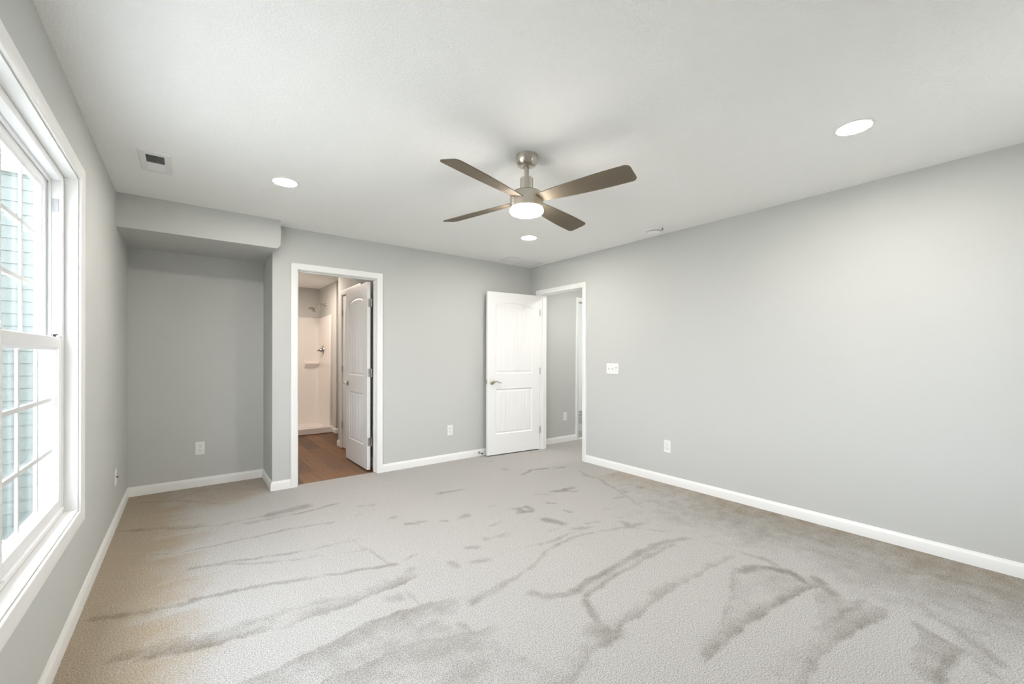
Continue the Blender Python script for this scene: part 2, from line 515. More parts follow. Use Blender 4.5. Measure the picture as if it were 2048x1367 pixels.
# ------------------------------------------------------------------ carpet with vacuum and foot marks, edge shade painted in
STROKES = [  # (width, strength, side, points): side 1/-1 fades to that side of the stroke only
    (0.05, 0.55, 0, [(1.633, 1.545), (1.768, 1.597), (2.074, 1.613), (2.449, 1.622), (2.7, 1.574)]),
    (0.035, 0.5, 0, [(1.621, 1.481), (1.888, 1.538), (2.182, 1.549), (2.557, 1.562)]),
    (0.05, 0.5, 0, [(1.42, 1.68), (1.448, 1.614), (1.556, 1.56), (1.641, 1.553)]),
    (0.04, 0.45, 0, [(1.58, 1.444), (1.524, 1.323), (1.5, 1.251)]),
    (0.1, 0.5, 0, [(1.469, 1.275), (1.498, 1.241)]),
    (0.05, 0.55, 1, [(1.538, 1.21), (1.719, 1.221), (1.986, 1.257), (2.211, 1.245), (2.625, 1.206)]),
    (0.07, 0.55, 1, [(1.162, 1.139), (1.269, 1.174), (1.397, 1.205), (1.488, 1.185)]),
    (0.06, 0.65, 1, [(1.707, 0.88), (1.836, 0.886), (2.094, 0.883), (2.298, 0.875), (2.453, 0.852), (2.695, 0.793)]),
    (0.05, 0.6, 0, [(2.533, 1.108), (2.642, 1.079), (2.705, 1.023), (2.737, 0.951), (2.681, 0.858)]),
    (0.025, 0.35, 0, [(2.549, 1.15), (2.254, 1.049), (1.969, 0.956)]),
    (0.08, 0.65, 1, [(1.858, 0.587), (1.975, 0.594), (2.121, 0.598), (2.405, 0.574), (2.645, 0.525)]),
    (0.04, 0.5, 0, [(2.285, 0.677), (2.422, 0.653), (2.612, 0.633), (2.711, 0.616)]),
    (0.02, 0.3, 0, [(2.642, 0.78), (2.325, 0.704), (2.08, 0.639)]),
    (0.07, 0.6, 0, [(2.779, 0.815), (2.733, 0.77), (2.672, 0.726)]),
    (0.06, 0.6, 0, [(3.135, 0.82), (3.16, 0.753), (3.129, 0.665)]),
    (0.05, 0.5, 0, [(3.092, 0.652), (3.038, 0.582)]),
    (0.05, 0.55, 0, [(2.93, 0.498), (2.915, 0.425), (2.804, 0.358), (2.791, 0.275), (2.841, 0.211)]),
    (0.06, 0.5, 0, [(2.766, 0.273), (2.698, 0.2), (2.614, 0.153)]),
    (0.04, 0.5, 0, [(2.704, 0.411), (2.644, 0.345), (2.614, 0.265)]),
    (0.05, 0.55, 0, [(2.599, 0.267), (2.445, 0.283), (2.264, 0.289)]),
    (0.03, 0.4, 0, [(1.42, 1.85), (1.564, 1.895), (1.877, 2.019), (2.159, 2.019), (2.467, 1.941), (2.698, 1.707)]),
    (0.03, 0.35, 0, [(1.686, 2.144), (1.915, 2.083), (2.342, 2.066)]),
    (0.025, 0.35, 0, [(2.695, 1.553), (2.782, 1.342), (2.757, 1.105)]),
    (0.04, 0.35, 0, [(2.791, 1.118), (2.761, 1.024)]),
    (0.05, 0.35, 0, [(1.094, 1.326), (1.119, 1.205), (1.113, 1.156)]),
    (0.1, 0.4, 0, [(1.12, 1.22), (1.132, 1.163)]),
    (0.05, 0.45, 1, [(-0.22, 2.332), (-0.127, 2.324), (-0.011, 2.282), (0.13, 2.276), (0.264, 2.262), (0.433, 2.265), (0.566, 2.241)]),
    (0.08, 0.6, 1, [(-0.093, 2.279), (0.057, 2.23), (0.154, 2.215), (0.36, 2.154), (0.613, 2.151), (0.772, 2.18), (0.973, 2.195)]),
    (0.14, 0.6, -1, [(0.172, 1.904), (0.256, 1.904), (0.366, 1.916), (0.499, 1.939), (0.64, 1.971), (0.819, 1.966), (0.944, 1.949)]),
    (0.12, 0.45, -1, [(0.403, 1.707), (0.578, 1.69), (0.802, 1.705), (0.917, 1.647), (1.028, 1.615)]),
    (0.03, 0.5, 0, [(-0.348, 2.769), (-0.184, 2.703), (-0.052, 2.67), (0.109, 2.649), (0.26, 2.621), (0.613, 2.534), (0.987, 2.404)]),
    (0.025, 0.4, 0, [(-0.26, 3.479), (-0.065, 3.369), (0.278, 3.375), (0.609, 3.353), (0.868, 3.296)]),
    (0.03, 0.45, 0, [(0.009, 3.079), (0.237, 3.035), (0.677, 2.925), (0.892, 2.9)]),
    (0.025, 0.4, 0, [(0.126, 3.044), (0.414, 2.878), (0.713, 2.767), (0.922, 2.691)]),
    (0.05, 0.45, 1, [(-0.391, 4.02), (-0.074, 3.854), (0.185, 3.738), (0.469, 3.728)]),
    (0.03, 0.35, 0, [(-0.32, 4.722), (-0.054, 4.593), (0.247, 4.283)]),
    (0.09, 0.55, 0, [(0.53, 3.745), (0.627, 3.75), (0.754, 3.792)]),
    (0.04, 0.4, 0, [(0.363, 3.657), (0.662, 3.643), (0.978, 3.715)]),
    (0.02, 0.3, 0, [(0.877, 2.961), (0.935, 2.638), (0.955, 2.402)]),
    (0.03, 0.4, 0, [(0.931, 2.102), (0.934, 1.929)]),
    (0.03, 0.4, 0, [(1.011, 1.719), (1.014, 1.572)]),
    (0.05, 0.45, 0, [(1.134, 1.829), (1.267, 1.842), (1.411, 1.857)]),
    (0.07, 0.5, 0, [(0.821, 2.099), (0.859, 2.093)]),
    (0.05, 0.5, 0, [(1.252, 2.23), (1.245, 2.159)]),
    (0.05, 0.45, 0, [(1.433, 2.34), (1.488, 2.306)]),
    (0.06, 0.5, 0, [(1.142, 3.514), (1.225, 3.486)]),
    (0.05, 0.45, 0, [(1.669, 2.798), (1.742, 2.806)]),
    (0.05, 0.4, 0, [(1.277, 2.967), (1.354, 2.919)]),
    (0.05, 0.4, 0, [(1.616, 2.379), (1.764, 2.35)]),
    (0.06, 0.4, 0, [(0.848, 1.776), (0.91, 1.774)]),
    (0.15, 0.4, 0, [(0.778, 1.607), (0.932, 1.564)]),
    (0.14, 0.4, 0, [(0.844, 1.417), (0.991, 1.371)]),
    (0.05, 0.55, 0, [(2.065, 2.733), (2.12, 2.69), (2.096, 2.633), (2.17, 2.562)]),
    (0.07, 0.65, 0, [(2.082, 2.615), (2.107, 2.619)]),
    (0.05, 0.5, 0, [(2.213, 2.68), (2.2, 2.597)]),
    (0.07, 0.6, 0, [(2.167, 2.368), (2.183, 2.303), (2.213, 2.255)]),
    (0.05, 0.6, 0, [(2.697, 2.831), (2.759, 2.796), (2.895, 2.818)]),
    (0.03, 0.5, 0, [(2.647, 2.85), (2.838, 2.722)]),
    (0.04, 0.5, 0, [(2.78, 3.437), (2.959, 3.509), (3.176, 3.452)]),
    (0.04, 0.5, 0, [(3.237, 3.405), (3.329, 3.373)]),
    (0.04, 0.4, 0, [(2.725, 3.803), (2.779, 3.677)]),
    (0.035, 0.45, 0, [(3.343, 3.158), (3.295, 2.962), (3.305, 2.857), (3.159, 2.573), (3.108, 2.34), (2.985, 2.097)]),
    (0.06, 0.45, 0, [(3.258, 3.017), (3.288, 2.87)]),
    (0.05, 0.4, 0, [(3.404, 2.488), (3.401, 2.426)]),
    (0.04, 0.35, 0, [(3.166, 2.63), (3.429, 2.556)]),
    (0.06, 0.4, 0, [(3.181, 2.455), (3.175, 2.402)]),
    (0.06, 0.5, 0, [(1.689, 2.807), (1.733, 2.823)]),
    (0.03, 0.45, 0, [(1.787, 3.385), (1.915, 3.4), (2.033, 3.387)]),
    (0.03, 0.4, 0, [(2.027, 3.793), (2.065, 3.774)]),
    (0.03, 0.4, 0, [(1.957, 3.557), (1.982, 3.538)]),
    (0.03, 0.4, 0, [(1.751, 2.526), (1.872, 2.545)]),
    (0.04, 0.4, 0, [(1.972, 2.867), (2.0, 2.876)]),
    (0.04, 0.4, 0, [(2.406, 2.643), (2.445, 2.606)]),
    (0.04, 0.35, 0, [(2.554, 2.827), (2.59, 2.774)]),
    (0.06, 0.4, 0, [(2.608, 2.135), (2.615, 2.089)]),
    (0.06, 0.45, 0, [(2.579, 2.01), (2.541, 1.913), (2.678, 1.882)]),
    (0.05, 0.4, 0, [(2.357, 2.13), (2.424, 2.116)]),
    (0.04, 0.35, 0, [(2.398, 2.43), (2.402, 2.368)]),
]
PATCHES = [  # (strength, outline) of pile brushed the other way
    (0.22, [(2.549, 1.15), (2.705, 1.03), (2.695, 0.793), (2.43, 0.855), (2.094, 0.883), (1.707, 0.88), (1.969, 0.956)]),
    (0.25, [(1.633, 1.545), (1.768, 1.597), (2.449, 1.622), (2.54, 1.552), (1.888, 1.538), (1.668, 1.473)]),
    (0.28, [(2.638, 0.782), (2.695, 0.623), (2.65, 0.526), (2.416, 0.576), (2.13, 0.6), (1.869, 0.586), (2.2, 0.666)]),
    (0.18, [(2.458, 1.459), (2.455, 1.319), (2.195, 1.318)]),
    (0.35, [(2.704, 0.411), (2.677, 0.341), (2.622, 0.259), (2.315, 0.282), (2.195, 0.32), (2.309, 0.389)]),
    (0.32, [(2.831, 0.361), (2.846, 0.211), (2.622, 0.147), (2.464, 0.113), (2.492, 0.178), (2.614, 0.265)]),
    (0.25, [(0.185, 1.875), (0.366, 1.916), (0.64, 1.971), (0.939, 1.939), (1.009, 1.586), (0.812, 1.677), (0.411, 1.701)]),
    (0.22, [(0.561, 1.585), (0.784, 1.62), (1.019, 1.6), (1.112, 1.465), (0.966, 1.272)]),
]
random.seed(4)
for k in range(26):
    x, y = random.uniform(.9, 3.5), random.uniform(1.9, 4.2)
    a = random.uniform(-.5, .5)
    l = random.uniform(.02, .09)
    STROKES.append((random.uniform(.025, .05), random.uniform(.2, .45), 0,
                    [(x, y), (x + l * math.cos(a), y + l * math.sin(a))]))


def wobble(P):
    x, y = P[:, 0], P[:, 1]
    rs = np.random.RandomState(3)
    ox, oy, am = np.zeros(len(P)), np.zeros(len(P)), np.zeros(len(P))
    for k in range(14):
        f = 6 * 1.32 ** k
        a = rs.uniform(0, 2 * PI)
        w1, w2, w3 = (np.sin(f * (x * math.cos(a + j) + y * math.sin(a + j)) + rs.uniform(0, 6)) for j in (0, 1.1, 2.3))
        ox += w1 * .028 / (k + 3)
        oy += w2 * .028 / (k + 3)
        am += w3 / (k + 3)
    return np.stack([x + ox, y + oy], 1), np.clip(.98 + .5 * am, .35, 1.3)


def nap_value(P):
    P, amp = wobble(P)
    out = np.zeros(len(P))
    for wd, st, side, pts in STROKES:
        wd, st = wd * 1.7, st * .98
        best = np.full(len(P), 9.0)
        sd = np.zeros(len(P))
        along = np.zeros(len(P))
        for a, b in zip(pts[:-1], pts[1:]):
            a, b = np.array(a), np.array(b)
            d = b - a
            L = d @ d
            t = np.clip(((P - a) @ d) / L, 0, 1)
            q = P - (a + t[:, None] * d)
            dist = np.hypot(q[:, 0], q[:, 1])
            up_ = dist < best
            best = np.where(up_, dist, best)
            sd = np.where(up_, (d[0] * q[:, 1] - d[1] * q[:, 0]), sd)
        if side == 0:
            f = np.clip(1.3 - best / (wd * .42), 0, 1)
        else:
            s_ = np.sign(sd) * side
            f = np.where(s_ >= 0, np.clip(1 - best / (wd * .95), 0, 1), np.clip(1 - best / .014, 0, 1))
        out = np.maximum(out, f * st)
    for st, pts in PATCHES:
        inside = np.zeros(len(P), bool)
        edge = np.full(len(P), 9.0)
        for (ax, ay), (bx, by) in zip(pts, pts[1:] + pts[:1]):
            crosses = ((ay > P[:, 1]) != (by > P[:, 1]))
            xi_ = ax + (P[:, 1] - ay) * (bx - ax) / ((by - ay) if abs(by - ay) > 1e-9 else 1e-9)
            inside ^= crosses & (P[:, 0] < xi_)
            d = np.array([bx - ax, by - ay])
            t = np.clip(((P - np.array([ax, ay])) @ d) / (d @ d), 0, 1)
            q = P - (np.array([ax, ay]) + t[:, None] * d)
            edge = np.minimum(edge, np.hypot(q[:, 0], q[:, 1]))
        out = np.maximum(out, inside * np.clip(edge / .03 + .3, 0, 1) * st)
    return out * amp


def carpet_sheet(name, rects, step, label):
    V, F = [], []
    for (x0, x1, y0, y1) in rects:
        nx, ny = max(2, int((x1 - x0) / step)), max(2, int((y1 - y0) / step))
        b = len(V)
        xs, ys = np.linspace(x0, x1, nx + 1), np.linspace(y0, y1, ny + 1)
        for y in ys:
            for x in xs:
                V.append((x, y, 0.0))
        for j in range(ny):
            for i in range(nx):
                a = b + j * (nx + 1) + i
                F.append((a, a + 1, a + nx + 2, a + nx + 1))
    me = bpy.data.meshes.new(name)
    me.from_pydata(V, [], F)
    at = me.attributes.new('nap', 'FLOAT', 'POINT')
    PN = np.array(V)[:, :2]
    nv = nap_value(PN)
    side = np.clip((1.05 + .10 * np.sin(PN[:, 1] * 4.0) + .06 * np.sin(PN[:, 1] * 11.0) - (XR - PN[:, 0])) / .5, 0, 1) * np.clip((2.7 - PN[:, 1]) / 1.2, 0, 1)  # broad darker tone towards the right wall, strongest near the camera
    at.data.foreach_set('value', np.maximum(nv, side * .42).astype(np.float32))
    P = np.array(V)[:, :2]
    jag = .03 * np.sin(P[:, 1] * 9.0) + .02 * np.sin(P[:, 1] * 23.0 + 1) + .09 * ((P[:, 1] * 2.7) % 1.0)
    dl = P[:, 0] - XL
    e1 = np.clip((.53 + jag - dl) / .34, 0, 1)                       # warm shade along the window wall, painted into the carpet colour
    e2 = np.clip((P[:, 1] - 4.20 + .10 * np.sin(P[:, 0] * 7)) / .22, 0, 1) * (P[:, 0] < XA + .05) * .65  # the same shade painted over the alcove floor
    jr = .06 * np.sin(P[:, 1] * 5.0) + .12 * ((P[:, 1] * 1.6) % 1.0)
    e3 = np.clip((.52 + jr - (XR - P[:, 0])) / .50, 0, 1) * .60 * (P[:, 1] < 2.9)  # weaker painted shade along the right wall
    at2 = me.attributes.new('edge_shade', 'FLOAT', 'POINT')
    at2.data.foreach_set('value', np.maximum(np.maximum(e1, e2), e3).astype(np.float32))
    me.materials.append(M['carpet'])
    o = bpy.data.objects.new(name, me)
    COL.objects.link(o)
    o['kind'] = 'structure'
    o['label'] = label
    o['category'] = 'floor'
    return o


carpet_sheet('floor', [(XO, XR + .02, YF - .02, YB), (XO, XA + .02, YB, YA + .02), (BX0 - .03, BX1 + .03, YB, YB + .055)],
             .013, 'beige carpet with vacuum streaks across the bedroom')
carpet_sheet('floor_hall', [(XR + .02, 5.6, 2.9, 4.42)], .05, 'beige carpet beyond the open entry door')
struct('floor_underlay', MB().box(XO, 5.6, YF - WT, YA + WT, -.16, -.02), 'grey', 'grey underlay beneath the carpets', 'floor')


# ------------------------------------------------------------------ baseboards
BP = [(0, 0), (0.013, 0), (0.013, 0.060), (0.011, 0.068), (0.006, 0.076), (0.005, 0.083), (0, 0.083)]


def base_x(mb, y, s, x0, x1, m0=0, m1=0):     # wall face at y, projecting along s*Y; m: mitre sign at each end
    mb.sweep([[(x0 + m0 * u, y + s * u, v) for u, v in BP], [(x1 + m1 * u, y + s * u, v) for u, v in BP]])


def base_y(mb, x, s, y0, y1, m0=0, m1=0):
    mb.sweep([[(x + s * u, y0 + m0 * u, v) for u, v in BP], [(x + s * u, y1 + m1 * u, v) for u, v in BP]])


CW = 0.058
b = MB(); base_y(b, XR, -1, YF, EY0 - CW - .004, 1, 0); base_y(b, XR, -1, EY1 + CW + .004, YB, 0, -1)
struct('baseboard_right', b, 'trim', 'white baseboard along the long bare wall', 'baseboard')
b = MB(); base_x(b, YB, -1, XA, BX0 - CW - .004, -1, 0); base_x(b, YB, -1, BX1 + CW + .004, XR, 0, -1)
struct('baseboard_back', b, 'trim', 'white baseboard either side of the bathroom doorway', 'baseboard')
b = MB(); base_y(b, XA, -1, YB, YA, -1, -1)
struct('baseboard_alcove_side', b, 'trim', 'short white baseboard on the alcove return', 'baseboard')
b = MB(); base_x(b, YA, -1, XL, XA, 1, -1)
struct('baseboard_alcove_back', b, 'trim', 'white baseboard across the alcove', 'baseboard')
b = MB(); base_y(b, XL, 1, YF, YA, 1, -1)
struct('baseboard_left', b, 'trim', 'white baseboard below the window', 'baseboard')
b = MB(); base_x(b, YF, 1, XL, XR, 1, -1)
struct('baseboard_front', b, 'trim', 'white baseboard on the wall opposite the bathroom doorway', 'baseboard')


# ------------------------------------------------------------------ door casings and jambs
CP = [(0, 0), (0, 0.009), (0.006, 0.0125), (0.018, 0.0125), (0.024, 0.015), (0.046, 0.017), (CW - .004, 0.017), (CW, 0.013), (CW, 0)]


def casing(mb, fn, a0, a1, top, bottom=0.0, four=False):
    """three- or four-sided mitred casing; fn(a, d, z) -> point, d = depth out of the wall"""
    rv = 0.004
    i0, i1, it, ib = a0 - rv, a1 + rv, top + rv, bottom - rv
    if four:
        rings = [[fn(i0 - u, d, ib - u) for u, d in CP], [fn(i0 - u, d, it + u) for u, d in CP],
                 [fn(i1 + u, d, it + u) for u, d in CP], [fn(i1 + u, d, ib - u) for u, d in CP]]
        mb.sweep(rings, closed=True)
    else:
        rings = [[fn(i0 - u, d, 0) for u, d in CP], [fn(i0 - u, d, it + u) for u, d in CP],
                 [fn(i1 + u, d, it + u) for u, d in CP], [fn(i1 + u, d, 0) for u, d in CP]]
        mb.sweep(rings)


def jamb_y(mb, x0, x1, y0, y1, stop_y0, stop_y1):     # opening in a wall that runs along X
    mb.box(x0 - .018, x0, y0, y1, 0, DH).box(x1, x1 + .018, y0, y1, 0, DH).box(x0 - .018, x1 + .018, y0, y1, DH, DH + .018)
    mb.box(x0, x0 + .011, stop_y0, stop_y1, 0, DH).box(x1 - .011, x1, stop_y0, stop_y1, 0, DH).box(x0 + .011, x1 - .011, stop_y0, stop_y1, DH - .011, DH)


def jamb_x(mb, y0, y1, x0, x1, s0, s1):
    mb.box(x0, x1, y0 - .018, y0, 0, DH).box(x0, x1, y1, y1 + .018, 0, DH).box(x0, x1, y0 - .018, y1 + .018, DH, DH + .018)
    mb.box(s0, s1, y0, y0 + .011, 0, DH).box(s0, s1, y1 - .011, y1, 0, DH).box(s0, s1, y0 + .011, y1 - .011, DH - .011, DH)


c = MB()
casing(c, lambda a, d, z: (a, YB - d, z), BX0, BX1, DH)
casing(c, lambda a, d, z: (a, YB + WT + d, z), BX0, BX1, DH)
t1 = struct('trim_1', c, 'trim', 'white casing around the bathroom doorway', 'door casing')
j = MB(); jamb_y(j, BX0, BX1, YB + .001, YB + WT - .001, YB + .040, YB + .075)
struct('jamb', j, 'trim', parent=t1, bevel=.0015)
c = MB()
casing(c, lambda a, d, z: (XR - d, a, z), EY0, EY1, DH)
casing(c, lambda a, d, z: (XR + WT + d, a, z), EY0, EY1, DH)
t2 = struct('trim_2', c, 'trim', 'white casing around the open entry doorway', 'door casing')
j = MB(); jamb_x(j, EY0, EY1, XR + .001, XR + WT - .001, XR + .040, XR + .075)
struct('jamb', j, 'trim', parent=t2, bevel=.0015)


# ------------------------------------------------------------------ two-panel plank doors
def door_face(mb, W, HH, y, s):
    """moulded face in the x-z plane at depth y, recessed towards -s*y; hinge edge at x=0"""
    st, tr = 0.118, 0.165
    rects = [(st, W - st, 0.250, 0.815), (st, W - st, 1.005, HH - tr)]       # arched top in the upper one
    RISE = 0.040
    mo = [0, .011, .020, .034]
    us = {0.0, W}
    for x0, x1 in [(st, W - st)]:
        for m in mo:
            us |= {x0 + m, x1 - m}
        n = 8
        f0, f1 = x0 + .034, x1 - .034
        for k in range(1, n):
            g = f0 + (f1 - f0) * k / n
            us |= {g - .006, g - .0015, g + .0015, g + .006}
    for k in range(1, 25):
        us.add(W * k / 25)
    us = sorted(us)
    us = [u for i, u in enumerate(us) if i == 0 or u - us[i - 1] > 1e-4]
    vs = {0.0, HH}
    for _, _, z0, z1 in rects:
        for m in mo:
            vs |= {z0 + m, z1 - m}
    vs = sorted(vs)
    grooves = [st + .034 + (W - 2 * st - .068) * k / 8 for k in range(1, 8)]
    ztop = rects[1][3]

    def shift(u, v):
        q = max(0.0, 1 - ((u - W / 2) / (W / 2 - st)) ** 2) if abs(u - W / 2) < W / 2 - st else 0.0
        if v > ztop + 1e-6:
            wgt = (HH - v) / (HH - ztop)
        elif v >= ztop - .036:
            wgt = 1.0
        else:
            wgt = 0.0
        return RISE * q * wgt - (RISE if False else 0)

    def depth(u, v):
        for x0, x1, z0, z1 in rects:
            m = min(u - x0, x1 - u, v - z0, z1 - v)
            if m < -1e-6:
                continue
            d = np.interp(m, mo, [0, .0075, .0085, .003])
            if m >= .034 - 1e-6:
                for g in grooves:
                    if abs(u - g) < .0016:
                        d = .0095
            return d
        return 0.0
    V = [(u, y - s * depth(u, v), v + shift(u, v)) for v in vs for u in us]
    n = len(us)
    F = [(r * n + i, r * n + i + 1, (r + 1) * n + i + 1, (r + 1) * n + i) for r in range(len(vs) - 1) for i in range(n - 1)]
    mb.add(V, F)
    return us


def door_leaf(name, W, HH, th, loc, rz, label, lever_flip=1):
    """leaf in local x (hinge at 0 to W), thickness in local y from 0 (face A) to -th (face B)"""
    mb = MB()
    us = door_face(mb, W, HH, 0.0, 1)
    door_face(mb, W, HH, -th, -1)
    mb.add([(0, 0, 0), (0, -th, 0), (0, -th, HH), (0, 0, HH)], [(0, 1, 2, 3)])
    mb.add([(W, 0, 0), (W, -th, 0), (W, -th, HH), (W, 0, HH)], [(3, 2, 1, 0)])
    mb.add([(0, 0, 0), (W, 0, 0), (W, -th, 0), (0, -th, 0)], [(0, 1, 2, 3)])
    mb.add([(0, 0, HH), (W, 0, HH), (W, -th, HH), (0, -th, HH)], [(3, 2, 1, 0)])
    root = thing(name, label, 'door', loc, rz, kind='structure')
    mb.build('leaf', 'door', root, smooth=20)
    hz, hx = 0.905, W - 0.068
    hd = MB()
    for s, y in ((1, 0.0), (-1, -th)):
        R = Matrix.Translation((hx, y, hz)) @ Matrix.Rotation(-s * PI / 2, 4, 'X')
        hd.lathe([(0.001, 0), (.033, 0), (.033, .004), (.030, .008), (.018, .012), (.012, .014), (.0105, .045), (.001, .046)], R, 32)
        yy = y + s * .044
        pts = []
        for k in range(11):
            q = k / 10
            pts.append((hx - .004 - .108 * q, yy + s * (.004 * math.sin(q * PI)), hz + .010 * math.sin(q * PI * 1.7) - .003 * q))
        hd.tube(pts, [.010, .0105, .010, .0092, .0085, .008, .0075, .007, .0065, .006, .004], 12)
    hd.build('lever_handle', 'nickel', root)
    lt = MB().box(W - .0005, W + .0012, -th / 2 - .0125, -th / 2 + .0125, hz - .028, hz + .028)
    lt.box(W, W + .011, -th / 2 - .006, -th / 2 + .006, hz - .009, hz + .009)
    lt.build('latch_plate', 'hinge', root)
    return root


def hinge(parent, loc_mat, name='hinge'):
    mb = MB()
    # knuckle along z, leaf one on -x, leaf two on -y
    V = []
    for k in range(5):
        z0 = -.0445 + k * .0178
        mb.lathe([(.0005, z0), (.0062, z0 + .0003), (.0062, z0 + .0172), (.0005, z0 + .0175)], loc_mat, 16)
    return mb.build(name, 'hinge', parent)


# entry door: hinge on the far jamb, opened a little past ninety degrees into the room
EW = 0.790
ang = math.radians(180 - 5.5)
d1 = door_leaf('door_1', EW, 2.025, .035, (XR - .006, EY1 - .004, .014), ang, 'white two-panel entry door standing open beside the back corner')
# local +y must face the back wall side: with rz~180deg local y points to -Y, so shift leaf so that face A (y=0) looks at the room
for ch in d1.children:
    ch.location.y += .002
for z in (1.80, 1.03, .25):
    hinge(d1, Matrix.Translation((-.006, .004, z)))

# bathroom door: hinge on the right jamb, opened ninety degrees into the bathroom
BW = 0.735
d2 = door_leaf('door_2', BW, 2.025, .035, (BX1 - .020, YB + WT + .022, .012), math.radians(90.6), 'white two-panel bathroom door opened against the bathroom wall')
for ch in d2.children:
    ch.location.y += .035
for z in (1.80, 1.045, .30):
    mb = MB()
    lx, ly = .0, -.010
    for k in range(5):
        z0 = z - .0445 + k * .0178
        mb.lathe([(.0005, z0), (.0062, z0 + .0003), (.0062, z0 + .0172), (.0005, z0 + .0175)], Matrix.Translation((-.012, -.006, 0)), 16)
    mb.box(-.0018, .0008, .0, .030, z - .0445, z + .0445)
    mb.box(-.020, -.001, -.0075, -.0055, z - .0445, z + .0445)
    h_ = mb.build('hinge', 'hinge', d2)
    for zz in (-.028, 0, .028):
        MB().lathe([(.0005, 0), (.0035, 0), (.0035, .0012), (.0005, .0014)], Matrix.Translation((-.0018, .015 + (.007 if zz == 0 else 0), z + zz)) @ Matrix.Rotation(-PI / 2, 4, 'Y'), 12).build('screw', 'grey', h_)

# spring door stop on the back wall baseboard beside the entry door
dx = 2.865
ds = thing('door_stop', 'small dark spring door stop on the baseboard by the open entry door', 'door stop', (dx, YB - .013, .045))
R = Matrix.Rotation(PI / 2, 4, 'X')
MB().lathe([(.0005, 0), (.014, 0), (.014, .004), (.006, .008), (.0005, .008)], R, 20).build('base', 'hinge', ds)
sp = MB()
pts = [(.006 * math.cos(t * .9), -.008 - .0022 * t / 1.2, .006 * math.sin(t * .9)) for t in range(0, 33)]
sp.tube(pts, .0014, 6).build('spring', 'hinge', ds)
MB().lathe([(.0005, .064), (.009, .064), (.009, .080), (.006, .084), (.0005, .084)], R, 20).build('tip', 'rubber', ds)


# ------------------------------------------------------------------ window (twin single-hung unit in one casing)
def window_unit(root, y0, y1):
    """one single-hung unit between y0 and y1: frame, two sashes, grids, panes"""
    z0, z1 = WZ0 + .004, WZ1 - .004
    xi, xo = XL - .046, XO - .004
    fr = MB()
    fw = .030
    for (a, c_) in ((y0, y0 + fw), (y1 - fw, y1)):
        fr.box(xo, xi, a, c_, z0, z1)
    fr.box(xo, xi, y0 + fw, y1 - fw, z1 - fw, z1)
    fr.box(xo, xi + .0, y0 + fw, y1 - fw, z0, z0 + .028)
    # inner stop beads and the balance track ridge
    for (a, c_) in ((y0 + fw, y0 + fw + .010), (y1 - fw - .010, y1 - fw)):
        fr.box(xi - .047, xi - .036, a, c_, z0, z1)
        fr.box(xi - .008, xi, a - .000, c_ - .004 if c_ > a + .008 and a < (y0 + y1) / 2 else c_, 1.34, z1 - fw)
    fr.box(xi - .047, xi - .036, y0 + fw, y1 - fw, z1 - fw - .012, z1 - fw)
    f_ = fr.build('frame', 'vinyl', root, bevel=.0025)
    ya, yb = y0 + fw + .003, y1 - fw - .003
    # lower sash in the inner track
    def sash(name, xa, xb, zb, zt, rail_b, rail_t, stile, glaze_x, mz, extra=False):
        sm = MB()
        sm.box(xa, xb, ya, ya + stile, zb, zt).box(xa, xb, yb - stile, yb, zb, zt)
        sm.box(xa, xb, ya + stile, yb - stile, zb, zb + rail_b).box(xa, xb, ya + stile, yb - stile, zt - rail_t, zt)
        s_ = sm.build(name, 'vinyl', root, bevel=.004)
        gy0, gy1, gz0, gz1 = ya + stile, yb - stile, zb + rail_b, zt - rail_t
        # sloped glazing bead
        bd = MB()
        xf, xg = xb - .003, glaze_x + .003
        ring = lambda e, x: [(x, gy0 + e, gz0 + e), (x, gy1 - e, gz0 + e), (x, gy1 - e, gz1 - e), (x, gy0 + e, gz1 - e)]
        A, Bq = ring(-.001, xf), ring(.010, xg)
        bd.add(A + Bq, [(k, (k + 1) % 4, 4 + (k + 1) % 4, 4 + k) for k in range(4)])
        bd.build('glazing_bead', 'vinyl', s_)
        MB().box(glaze_x - .001, glaze_x + .001, gy0 - .004, gy1 + .004, gz0 - .004, gz1 + .004).build('pane', 'glass', s_)
        MB().box(glaze_x - .019, glaze_x - .017, gy0 - .004, gy1 + .004, gz0 - .004, gz1 + .004).build('pane', 'glass', s_)
        mu = MB()
        gw = .0095
        for k in (1, 2):
            yy = gy0 + (gy1 - gy0) * k / 3
            mu.box(glaze_x - .013, glaze_x - .004, yy - gw, yy + gw, gz0, gz1)
        for k in (1, 2):
            zz = gz0 + (gz1 - gz0) * k / 3
            mu.box(glaze_x - .0131, glaze_x - .0039, gy0, gy1, zz - gw, zz + gw)
        mu.build('grid_bars', 'vinyl', s_, bevel=.002)
        return s_
    lo = sash('lower_sash', xi - .034, xi - .002, z0 + .030, 1.322, .052, .049, .054, xi - .016, None)
    up_ = sash('upper_sash', xi - .080, xi - .050, 1.275, z1 - fw - .003, .045, .045, .050, xi - .060, None)
    # finger lip of the lower sash and its top-rail cover strip
    MB().box(xi - .002, xi + .010, ya + .02, yb - .02, z0 + .030, z0 + .038).build('lift_rail', 'vinyl', lo, bevel=.002)
    MB().box(xi - .012, xi - .0005, yb - .050, yb - .006, 1.322, 1.330).build('tilt_latch', 'vinyl', lo, bevel=.002)
    MB().box(xi - .012, xi - .0005, ya + .006, ya + .050, 1.322, 1.330).build('tilt_latch', 'vinyl', lo, bevel=.002)
    MB().box(xi - .032, xi - .013, y1 - fw - .004, y1 - fw + .002, 1.905, 1.965).build('balance_clip', 'grey', f_)
    MB().box(xi - .030, xi - .014, y1 - fw - .007, y1 - fw + .002, 1.324, 1.337).build('balance_shoe', 'rubber', f_)


